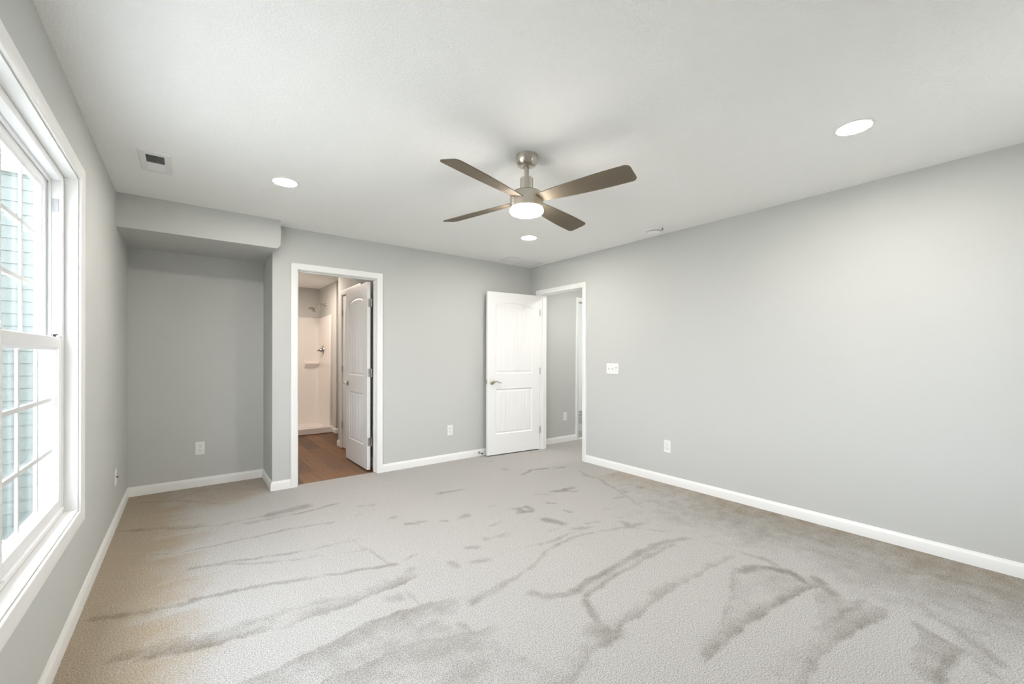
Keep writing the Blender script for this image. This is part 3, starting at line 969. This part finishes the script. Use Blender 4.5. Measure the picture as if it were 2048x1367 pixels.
YM = 1.955
w1 = thing('window_1', 'white single-hung window with a grid of small panes', 'window', kind='structure')
window_unit(w1, YM + .006, WY1 - .004)
w2 = thing('window_2', 'matching single-hung window nearest the camera', 'window', kind='structure')
window_unit(w2, WY0 + .004, YM - .006)
w3 = thing('added_window', 'unseen single-hung window added behind the camera for light', 'window', kind='structure')  # not in view, added to brighten the right side of the room
window_unit(w3, YM + .004, YM + .506)
w3.rotation_euler = (0, 0, PI / 2)
w3.location = (FX0 + YM + .510, YF - XL, 0)
c = MB()
casing(c, lambda a, d, z: (a, YF + d, z), FX0, FX1, WZ1, WZ0, four=True)
struct('trim_6', c, 'trim', 'white casing around the added unseen window behind the camera', 'window casing')
c = MB()
casing(c, lambda a, d, z: (XL + d, a, z), WY0, WY1, WZ1, WZ0, four=True)
t3 = struct('trim_3', c, 'trim', 'white picture-frame casing around the window', 'window casing')
j = MB()
xi = XL - .046
j.box(xi, XL, WY0, WY0 + .004, WZ0, WZ1).box(xi, XL, WY1 - .004, WY1, WZ0, WZ1)
j.box(xi, XL, WY0 + .004, WY1 - .004, WZ1 - .004, WZ1).box(xi, XL, WY0 + .004, WY1 - .004, WZ0, WZ0 + .004)
struct('jamb_lining', j, 'trim', parent=t3)
MB().box(XO - .006, xi + .002, YM - .006, YM + .006, WZ0 + .004, WZ1 - .004).build('mullion', 'vinyl', t3)

# ------------------------------------------------------------------ outside: a wing with lap siding, ground
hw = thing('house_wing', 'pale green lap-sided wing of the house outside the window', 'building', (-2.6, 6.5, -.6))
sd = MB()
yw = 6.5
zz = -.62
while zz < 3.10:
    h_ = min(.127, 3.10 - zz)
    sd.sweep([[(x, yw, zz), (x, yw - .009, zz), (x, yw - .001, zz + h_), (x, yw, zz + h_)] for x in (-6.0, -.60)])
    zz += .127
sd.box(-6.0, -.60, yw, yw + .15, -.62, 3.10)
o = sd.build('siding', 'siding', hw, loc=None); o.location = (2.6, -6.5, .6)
o = MB().box(-6.1, -.58, yw - .05, yw + .15, 3.10, 3.22).build('fascia', 'extrim', hw); o.location = (2.6, -6.5, .6)
rf = MB().sweep([[(x, yw - .12, 3.20), (x, yw + 3.2, 4.1), (x, yw + 3.2, 4.15), (x, yw - .12, 3.26)] for x in (-6.2, -.58)])
o = rf.build('roof', 'roof', hw); o.location = (2.6, -6.5, .6)
struct('ground', MB().box(-60, 60, -60, 60, -.72, -.62), 'ground', 'pale ground outside the window', 'ground')


# ------------------------------------------------------------------ bathroom
XW2 = 1.652       # wall the door rests against
YE2 = 6.10
XS = 1.880        # plumbing wall of the shower
YSB = 8.12
BL = XA + WT      # inner face of the bathroom's other side wall
struct('floor_bathroom', MB().box(BL - .02, 2.9, YB + .050, YSB + .1, -.03, -.006), 'planks', 'brown wood-look plank floor of the bathroom', 'floor')
struct('ceiling_bathroom', MB().box(BL - .02, 2.9, YB + WT, YSB + .1, H, H + .1), 'ceiling', 'bathroom ceiling seen through the doorway', 'ceiling')
struct('wall_bathroom_left', MB().box(BL - WT, BL, YA + WT, YSB + .1, 0, H), 'wall', 'bathroom wall hidden beside the doorway', 'wall')
struct('wall_bathroom_back', MB().box(BL, 2.9, YSB, YSB + .1, 0, H), 'wall', 'bathroom wall above the shower surround', 'wall')
C0, C1 = 5.16, 5.905            # closet opening in that wall
wb = MB().box(XW2, XW2 + WT, YB + WT, C0 - .02, 0, H).box(XW2, XW2 + WT, C1 + .02, YE2, 0, H).box(XW2, XW2 + WT, C0 - .02, C1 + .02, DH + .02, H)
struct('wall_bathroom_right', wb, 'wall', 'bathroom wall behind the opened bathroom door', 'wall')
struct('wall_shower_side', MB().box(XS, XS + .12, 7.05, YSB, 0, H), 'wall', 'wall carrying the shower head', 'wall')
struct('wall_bathroom_far', MB().box(2.78, 2.9, YB + WT, YSB, 0, H), 'wall', 'bathroom wall hidden past the shower', 'wall')
c = MB()
casing(c, lambda a, d, z: (XW2 - d, a, z), C0, C1, DH)
t4 = struct('trim_4', c, 'trim', 'white casing of the closet inside the bathroom', 'door casing')
j = MB(); jamb_x(j, C0, C1, XW2 + .001, XW2 + WT - .001, XW2 + .045, XW2 + .07)
struct('jamb', j, 'trim', parent=t4)
mb = MB()
d3 = thing('door_3', 'closed white closet door inside the bathroom', 'door', (XW2 + .006, C0 + .004, .012), kind='structure')
leaf = MB()
door_face(leaf, C1 - C0 - .008, 2.025, 0, 1)
leaf.box(0, C1 - C0 - .008, -.034, -.010, 0, 2.025)
lo = leaf.build('leaf', 'door', d3, smooth=20)
lo.rotation_euler = (0, 0, PI / 2)
for z in (1.80, 1.045, .30):
    MB().lathe([(.0005, z - .045), (.0065, z - .0445), (.0065, z + .0445), (.0005, z + .045)], Matrix.Translation((-.010, C1 - C0 - .006, 0)), 16).build('hinge', 'hinge', d3)
b = MB(); base_y(b, XW2, -1, C1 + CW + .004, YE2, 0, 1); base_x(b, YE2, 1, XW2, XW2 + WT, -1, 0)
base_y(b, XW2, -1, YB + WT + .03, C0 - CW - .004)
struct('baseboard_bathroom_right', b, 'trim', 'white baseboard beside the closet casing in the bathroom', 'baseboard')
b = MB(); base_y(b, XS, -1, 7.05, 7.215, -1, 0); base_x(b, 7.05, -1, XS, XS + .12, -1, 0)
struct('baseboard_shower', b, 'trim', 'short white baseboard beside the shower kerb', 'baseboard')

# one-piece shower surround
SF = 7.215
sh = thing('shower_stall', 'white fibreglass shower stall seen through the bathroom doorway', 'shower', (1.35, SF, -.006))
oL = (1.35, SF, -.006)


def put(mbx, name, mat, par, **kw):
    o = mbx.build(name, mat, par, **kw)
    o.location = (-oL[0], -oL[1], -oL[2])
    return o


x0, x1, yb_, zt = BL + .004, XS - .002, YSB - .004, 1.915
TH = .030
sw = MB()
# plan outline of the U, with rounded inner corners
def arc(cx, cy, r, a0, a1, n=6):
    return [(cx + r * math.cos(a0 + (a1 - a0) * k / n), cy + r * math.sin(a0 + (a1 - a0) * k / n)) for k in range(n + 1)]
r = .07
inner = [(x1 - TH, SF + .10)] + arc(x1 - TH - r, yb_ - TH - r, r, 0, PI / 2) + arc(x0 + TH + r, yb_ - TH - r, r, PI / 2, PI) + [(x0 + TH, SF + .10)]
outer = [(x1, SF + .10)] + [(x1, yb_)] * 7 + [(x0, yb_)] * 7 + [(x0, SF + .10)]
n = len(inner)
rings = []
for z, k in ((.05, 0), (zt - .012, 0), (zt, .006)):
    pass
V, F = [], []
for (i_, o_) in zip(inner, outer):
    V += [(i_[0], i_[1], .05), (i_[0], i_[1], zt - .008), (i_[0] * .75 + o_[0] * .25, i_[1] * .75 + o_[1] * .25, zt), (o_[0], o_[1], zt), (o_[0], o_[1], .05)]
for i in range(n - 1):
    for k in range(4):
        a = i * 5 + k
        F.append((a, a + 1, a + 6, a + 5))
F.append((0, 1, 2, 3, 4)); F.append(tuple((n - 1) * 5 + k for k in range(5)))
sw.add(V, F)
put(sw, 'surround', 'fibre', sh, smooth=40)
fl = MB().box(x1 - .035, x1 + .0, SF + .085, SF + .105, .05, zt - .01)
put(fl, 'front_flange', 'fibre', sh, bevel=.006)
pan = MB().box(x0, x1, SF + .10, yb_, 0, .055)
put(pan, 'pan', 'fibre', sh)
kb = MB()
kb.sweep([[(x, SF, 0.0), (x, SF + .006, .085), (x, SF + .02, .100), (x, SF + .085, .100), (x, SF + .10, .09), (x, SF + .13, .0)] for x in (x0, x1 - .001)])
put(kb, 'kerb', 'fibre', sh, bevel=.004)
lg = MB().sweep([[(x, yb_ - TH + .002, z_a), (x, yb_ - TH - dpt, z_b), (x, yb_ - TH - dpt, z_c), (x, yb_ - TH + .002, z_d)]
                 for x, z_a, z_b, z_c, z_d, dpt in ((1.62, 1.02, 1.10, 1.125, 1.13, .085), (x1 - TH - .01, 1.02, 1.10, 1.125, 1.13, .085))])
put(lg, 'ledge', 'fibre', sh, bevel=.01, seg=3)
lg2 = MB().sweep([[(x, yb_ - TH + .002, .96), (x, yb_ - TH - .10, 1.00), (x, yb_ - TH - .10, 1.025), (x, yb_ - TH + .002, 1.03)] for x in (x0 + .02, 1.50)])
put(lg2, 'ledge', 'fibre', sh, bevel=.01, seg=3)

# shower head and valve on the plumbing wall
hy, hz = 7.70, 2.115
sv = thing('showerhead', 'chrome shower head on a bent arm above the surround', 'shower head', (XS, hy, hz))
R = Matrix.Rotation(-PI / 2, 4, 'Y')
MB().lathe([(.0005, 0), (.030, 0), (.028, .006), (.014, .012), (.0005, .012)], R, 28).build('flange', 'chrome', sv)
arm = [(0, 0, 0), (-.05, 0, .006), (-.10, 0, .006), (-.135, 0, -.008), (-.165, 0, -.035), (-.180, 0, -.052)]
MB().tube(arm, .0125, 14).build('arm', 'chrome', sv)
R2 = Matrix.Translation((-.180, 0, -.052)) @ Matrix.Rotation(math.radians(180 + 38), 4, 'Y')
MB().lathe([(.0005, -.012), (.013, -.010), (.016, .004), (.013, .014), (.022, .020), (.060, .052), (.064, .070), (.058, .078), (.0005, .078)], R2, 36).build('head', 'chrome', sv)
vz = 1.335
vl = thing('shower_valve', 'chrome shower valve with a lever on the surround', 'shower valve', (XS - .033, hy + .06, vz))
MB().lathe([(.0005, 0), (.082, 0), (.080, .006), (.060, .012), (.034, .016), (.030, .040), (.024, .052), (.0005, .052)], R, 40).build('escutcheon', 'chrome', vl)
MB().tube([(-.040, 0, 0), (-.060, -.01, 0), (-.085, -.05, -.004), (-.105, -.085, -.010)], [.020, .017, .014, .010], 14).build('lever', 'chrome', vl)

# ------------------------------------------------------------------ hall and the bright room beyond
YH = 4.395
HX = 4.632
struct('wall_hall_back', MB().box(XR + WT, HX - .02, YH, YH + WT, 0, H).box(HX + .80, 5.7, YH, YH + WT, 0, H).box(HX - .02, HX + .80, YH, YH + WT, DH + .02, H), 'wall', 'grey hall wall beyond the entry doorway', 'wall')
struct('wall_hall_side', MB().box(5.6, 5.7, 2.9, YH, 0, H), 'wall', 'end wall of the hall', 'wall')
struct('wall_hall_front', MB().box(XR + WT, 5.7, 2.8, 2.9, 0, H), 'wall', 'hall wall facing the doorway across the hall', 'wall')
struct('ceiling_hall', MB().box(XR + WT, 5.7, 2.8, YH + WT, H, H + .1), 'ceiling', 'hall ceiling beyond the entry doorway', 'ceiling')
c = MB()
casing(c, lambda a, d, z: (a, YH - d, z), HX, HX + .78, DH)
t5 = struct('trim_5', c, 'trim', 'white casing of the doorway across the hall', 'door casing')
j = MB(); jamb_y(j, HX, HX + .78, YH + .001, YH + WT - .001, YH + .04, YH + .075)
struct('jamb', j, 'trim', parent=t5)
b = MB(); base_x(b, YH, -1, XR + WT, HX - CW - .004)
struct('baseboard_hall', b, 'trim', 'white baseboard on the hall wall', 'baseboard')
FX, FY = 7.9, 6.65
struct('floor_far_room', MB().box(XR + WT, FX, YH + .03, FY + .1, -.03, -.004), 'grey_planks', 'grey plank floor of the bright room across the hall', 'floor')
struct('trim_threshold', MB().box(HX, HX + .78, YH - .012, YH + .045, -.004, .008), 'trim', 'pale threshold strip in the doorway across the hall', 'threshold', bevel=.003)
struct('wall_far_room_back', MB().box(XR + WT, FX, FY, FY + .1, 0, H), 'trim', 'bright white wall of the room across the hall', 'wall')
struct('wall_far_room_side', MB().box(FX, FX + .1, YH + WT, FY + .1, 0, H).box(4.2, 4.3, YH + WT, FY, 0, H), 'wall', 'side walls of the bright room across the hall', 'wall')
struct('wall_far_room_front', MB().box(5.7, FX, YH, YH + WT, 0, H), 'wall', 'near wall of the bright room across the hall', 'wall')
struct('ceiling_far_room', MB().box(XR + WT, FX + .1, YH + WT, FY + .1, H, H + .1), 'ceiling', 'ceiling of the bright room across the hall', 'ceiling')
b = MB(); base_x(b, FY, -1, 4.3, FX)
struct('baseboard_far_room', b, 'trim', 'white baseboard in the bright room across the hall', 'baseboard')


# ------------------------------------------------------------------ ceiling fan
FC = Vector((1.611, 1.955, H))
fan = thing('ceiling_fan', 'brushed nickel four-blade ceiling fan with a lit lamp', 'ceiling fan', FC)
MB().lathe([(.0005, 0), (.064, 0), (.0645, -.010), (.0645, -.013), (.063, -.0145), (.063, -.016), (.0645, -.0175), (.064, -.040),
            (.060, -.046), (.0605, -.048), (.058, -.054), (.050, -.062), (.038, -.067), (.030, -.068), (.022, -.066), (.018, -.058), (.0005, -.056)], None, 56).build('canopy', 'nickel', fan)
MB().lathe([(.0005, -.055), (.0135, -.055), (.0135, -.150), (.0005, -.150)], None, 28).build('downrod', 'nickel', fan)
MB().lathe([(.0005, -.136), (.036, -.136), (.0395, -.139), (.0395, -.222), (.0005, -.222)], None, 48).build('yoke_cover', 'nickel', fan)
MB().lathe([(.0005, -.216), (.060, -.217), (.085, -.222), (.097, -.231), (.100, -.242), (.100, -.318), (.097, -.320), (.097, -.324), (.0005, -.324)], None, 72).build('motor_housing', 'nickel', fan)
MB().lathe([(.0005, -.323), (.099, -.323), (.1015, -.330), (.100, -.338), (.093, -.346), (.075, -.352), (.045, -.3555), (.0005, -.3565)], None, 64).build('light_lens', 'dome', fan)


def blade_mesh():
    mb = MB()
    L0, L1 = .072, .660
    qs = [k / 22 * .93 for k in range(23)] + [.945, .958, .97, .979, .986, .992, .996, .999, 1.0]
    outl = []
    for q in qs:
        x = L0 + (L1 - L0) * q
        hw_l = .038 + .032 * math.sin(min(1, q / .80) * PI / 2)
        hw_r = .038 + .028 * math.sin(min(1, q / .85) * PI / 2)
        cr = .030                                    # corner radius of the squared tip
        e = max(0.0, (x - (L1 - cr)) / cr)
        cut = cr * (1 - math.sqrt(max(0.0, 1 - e * e)))
        outl.append((x + .012 * (q > .9) * 0, hw_l - cut, -(hw_r - cut)))
    th = .0028
    rings = []
    for x, a, c_ in outl:
        rings.append([(x, a, th), (x, a + .001, 0), (x, a, -th), (x, c_, -th), (x, c_ - .001, 0), (x, c_, th)])
    mb.sweep(rings)
    return mb


bl0 = None
for k in range(4):
    a = math.radians(15.5 + 90 * k)
    if bl0 is None:
        bl0 = blade_mesh().build('blade', 'blade', fan, bevel=.0015)
        bl = bl0
    else:
        bl = bl0.copy()
        COL.objects.link(bl)
        bl.parent = fan
    bl.location = (0, 0, -.268)
    bl.rotation_euler = Matrix.Rotation(a, 3, 'Z').__matmul__(Matrix.Rotation(math.radians(-13.5), 3, 'X')).to_euler()

# ------------------------------------------------------------------ recessed lights
GL = 'recessed lights in the bedroom ceiling'
spots = [((.533, 3.272), 'lit recessed ceiling light near the soffit and the air register'),
         ((2.742, 3.290), 'lit recessed ceiling light in the corner above the open entry door'),
         ((2.768, .662), 'lit recessed ceiling light above the long bare wall, nearest the camera')]
first = None
for (x, y), lab in spots:
    if first is None:
        first = thing('recessed_light', lab, 'ceiling light', (x, y, H), group=GL)
        MB().lathe([(.0740, -.001), (.0745, -.004), (.080, -.005), (.086, -.003), (.087, 0), (.074, 0)], None, 56).build('trim_ring', 'plate', first)
        MB().lathe([(.0005, -.0042), (.040, -.0042), (.0742, -.0028), (.0742, -.0005), (.0005, -.0005)], None, 48).build('lens', 'lens', first)
    else:
        o = copy_tree(first)
        o.location = (x, y, H)
        o['label'] = lab

# ------------------------------------------------------------------ ceiling register, return grille, smoke detector
rx0, rx1, ry0, ry1 = -.236, -.080, 3.257, 3.606
cx, cy = (rx0 + rx1) / 2, (ry0 + ry1) / 2
rg = thing('air_register', 'white louvred ceiling register with a dark slot near the window wall', 'vent', (cx, cy, H))
hx_, hy_ = (rx1 - rx0) / 2, (ry1 - ry0) / 2
ox, oy = .044, .130
f = MB()
O = [(-hx_, -hy_), (hx_, -hy_), (hx_, hy_), (-hx_, hy_)]
I = [(-ox, -oy), (ox, -oy), (ox, oy), (-ox, oy)]
V = [(x, y, 0) for x, y in O] + [(x * .95, y * .97, -.007) for x, y in O] + [(x, y, -.008) for x, y in I] + [(x, y, 0.0) for x, y in I]
f.add(V, [(r_ * 4 + k, r_ * 4 + (k + 1) % 4, r_ * 4 + 4 + (k + 1) % 4, r_ * 4 + 4 + k) for r_ in range(3) for k in range(4)])
f.build('frame', 'reg', rg)
MB().box(-ox, ox, -oy, oy, -.0012, -.0004).build('duct_opening', 'duct', rg)
s = MB()
for k in range(13):                                  # bank tilted away: the duct shows through
    y = -oy + .006 + k * .0099
    s.sweep([[(x, y, -.0078), (x, y + .0008, -.0078), (x, y + .0100, -.0030), (x, y + .0092, -.0030)] for x in (-ox, ox)])
s.build('louvre_bank', 'reg', rg)
s = MB()
for k in range(13):                                  # bank tilted towards the room: closed face
    y = .002 + k * .0099
    s.sweep([[(x, y, -.0020), (x, y + .0008, -.0016), (x, y + .0110, -.0074), (x, y + .0102, -.0080)] for x in (-ox, ox)])
s.build('louvre_bank', 'reg', rg)

gx0, gx1, gy0, gy1 = 3.085, 3.610, 4.045, 4.285
gc = ((gx0 + gx1) / 2, (gy0 + gy1) / 2)
gr = thing('return_grille', 'flat white return air grille on the ceiling by the back corner', 'vent', (gc[0], gc[1], H))
hx_, hy_ = (gx1 - gx0) / 2, (gy1 - gy0) / 2
f = MB()
def bar(x0, x1, y0, y1):
    f.box(x0, x1, y0, y1, -.010, 0)
bar(-hx_, hx_, -hy_, -hy_ + .026); bar(-hx_, hx_, hy_ - .026, hy_); bar(-hx_, -hx_ + .026, -hy_ + .026, hy_ - .026); bar(hx_ - .026, hx_, -hy_ + .026, hy_ - .026); bar(-.009, .009, -hy_ + .026, hy_ - .026)
f.build('frame', 'reg', gr, bevel=.003)
for sx in (-1, 1):
    s = MB()
    xa, xb = (-hx_ + .026, -.009) if sx < 0 else (.009, hx_ - .026)
    y = -hy_ + .026
    while y < hy_ - .034:
        s.sweep([[(x, y, -.0020), (x, y + .001, -.0014), (x, y + .0112, -.0078), (x, y + .0102, -.0084)] for x in (xa, xb)])
        y += .0095
    s.build('louvre_bank', 'reg', gr)
MB().box(-hx_ + .01, hx_ - .01, -hy_ + .01, hy_ - .01, -.0012, -.0003).build('duct_opening', 'duct', gr)

sm = thing('smoke_detector', 'round white smoke detector on the ceiling by the long wall', 'smoke detector', (3.505, 2.350, H))
MB().lathe([(.0005, 0), (.072, 0), (.072, -.013), (.069, -.017), (.0005, -.017)], None, 48).build('base', 'plate', sm)
MB().lathe([(.0005, -.016), (.052, -.016), (.052, -.026), (.0005, -.026)], None, 48).build('vent_gap', 'grey', sm)
MB().lathe([(.0005, -.025), (.060, -.025), (.060, -.034), (.053, -.042), (.034, -.047), (.032, -.045), (.018, -.045), (.016, -.048), (.0005, -.048)], None, 48).build('cover', 'plate', sm)
MB().box(.016, .034, -.072, -.060, -.012, -.003).build('release_slot', 'rubber', sm)

# ------------------------------------------------------------------ outlets, switch, cable plate
def outlet(name, label, loc, rz, group='duplex outlets on the walls'):
    """plate in local x-z, facing local -y"""
    t = thing(name, label, 'outlet', loc, rz, group)
    MB().box(-.0365, .0365, -.005, 0, -.0605, .0605).build('plate', 'plate', t, bevel=.002)
    for s_ in (1, -1):
        z = s_ * .0205
        rec = MB()
        pr = []
        for k in range(24):
            a = 2 * PI * k / 24
            pr.append((.0175 * math.cos(a), max(-.0142, min(.0142, .0175 * math.sin(a)))))
        rec.sweep([[(u, -.0045, z + v) for u, v in pr], [(u, -.0072, z + v) for u, v in pr]])
        rc = rec.build('receptacle', 'plate', t)
        sl = MB().box(-.0078, -.0052, -.0076, -.0070, z + .000, z + .0085).box(.0052, .0078, -.0076, -.0070, z + .001, z + .0075)
        sl.lathe([(.0005, 0), (.0030, 0), (.0030, .0006), (.0005, .0006)], Matrix.Translation((0, -.0070, z - .0068)) @ Matrix.Rotation(PI / 2, 4, 'X'), 12)
        sl.build('slots', 'slot', rc)
    MB().lathe([(.0005, 0), (.003, 0), (.0026, .001), (.0005, .0012)], Matrix.Translation((0, -.005, 0)) @ Matrix.Rotation(PI / 2, 4, 'X'), 12).build('screw', 'plate', t)
    return t


o1 = outlet('wall_outlet', 'white duplex outlet low on the shaded alcove wall', (.094, YA, .362), 0)


def outlet_copy(label, loc, rz):
    o = copy_tree(o1)
    o.location = loc
    o.rotation_euler = (0, 0, rz)
    o['label'] = label
    return o


outlet_copy('white duplex outlet between the bathroom doorway and the open entry door', (2.465, YB, .362), 0)
outlet_copy('white duplex outlet low on the long bare wall', (XR, 2.338, .362), -PI / 2 + PI)
outlet_copy('white duplex outlet on the hall wall seen through the entry doorway', (4.350, YH, .366), 0)
for o in bpy.data.objects:
    if o.get('label', '').startswith('white duplex outlet low on the long'):
        o.rotation_euler = (0, 0, -PI / 2)

sw_ = thing('light_switch', 'white three-gang switch plate beside the entry doorway', 'light switch', (XR, 3.010, 1.102), -PI / 2)
MB().box(-.082, .082, -.0055, 0, -.0585, .0585).build('plate', 'plate', sw_, bevel=.0025)
for k, x in enumerate((-.046, 0)):
    tg = MB().box(x - .005, x + .005, -.0062, -.005, -.012, .012)
    tg.build('toggle_slot', 'grey', sw_)
    MB().sweep([[(x + u, -.0055 - .011 * q, .001 + .007 * q + v) for u, v in ((-.0036, -.004), (.0036, -.004), (.0036, .004), (-.0036, .004))] for q in (0, 1)]).build('toggle', 'plate', sw_)
MB().box(.046 - .0165, .046 + .0165, -.0072, -.005, -.033, .033).build('dimmer', 'plate', sw_, bevel=.001)
MB().box(.046 + .004, .046 + .009, -.0082, -.0068, .006, .022).build('dimmer_slide', 'slot', sw_)

cp = thing('cable_plate', 'white cable wall plate with a dark connector low between window and alcove', 'wall plate', (XL, 4.19, .355), PI / 2)
MB().box(-.036, .036, -.006, 0, -.0585, .0585).build('plate', 'plate', cp, bevel=.002)
MB().lathe([(.0005, 0), (.0055, 0), (.0055, .004), (.0045, .005), (.0045, .013), (.0005, .013)], Matrix.Translation((0, -.005, 0)) @ Matrix.Rotation(PI / 2, 4, 'X'), 16).build('connector', 'rubber', cp)
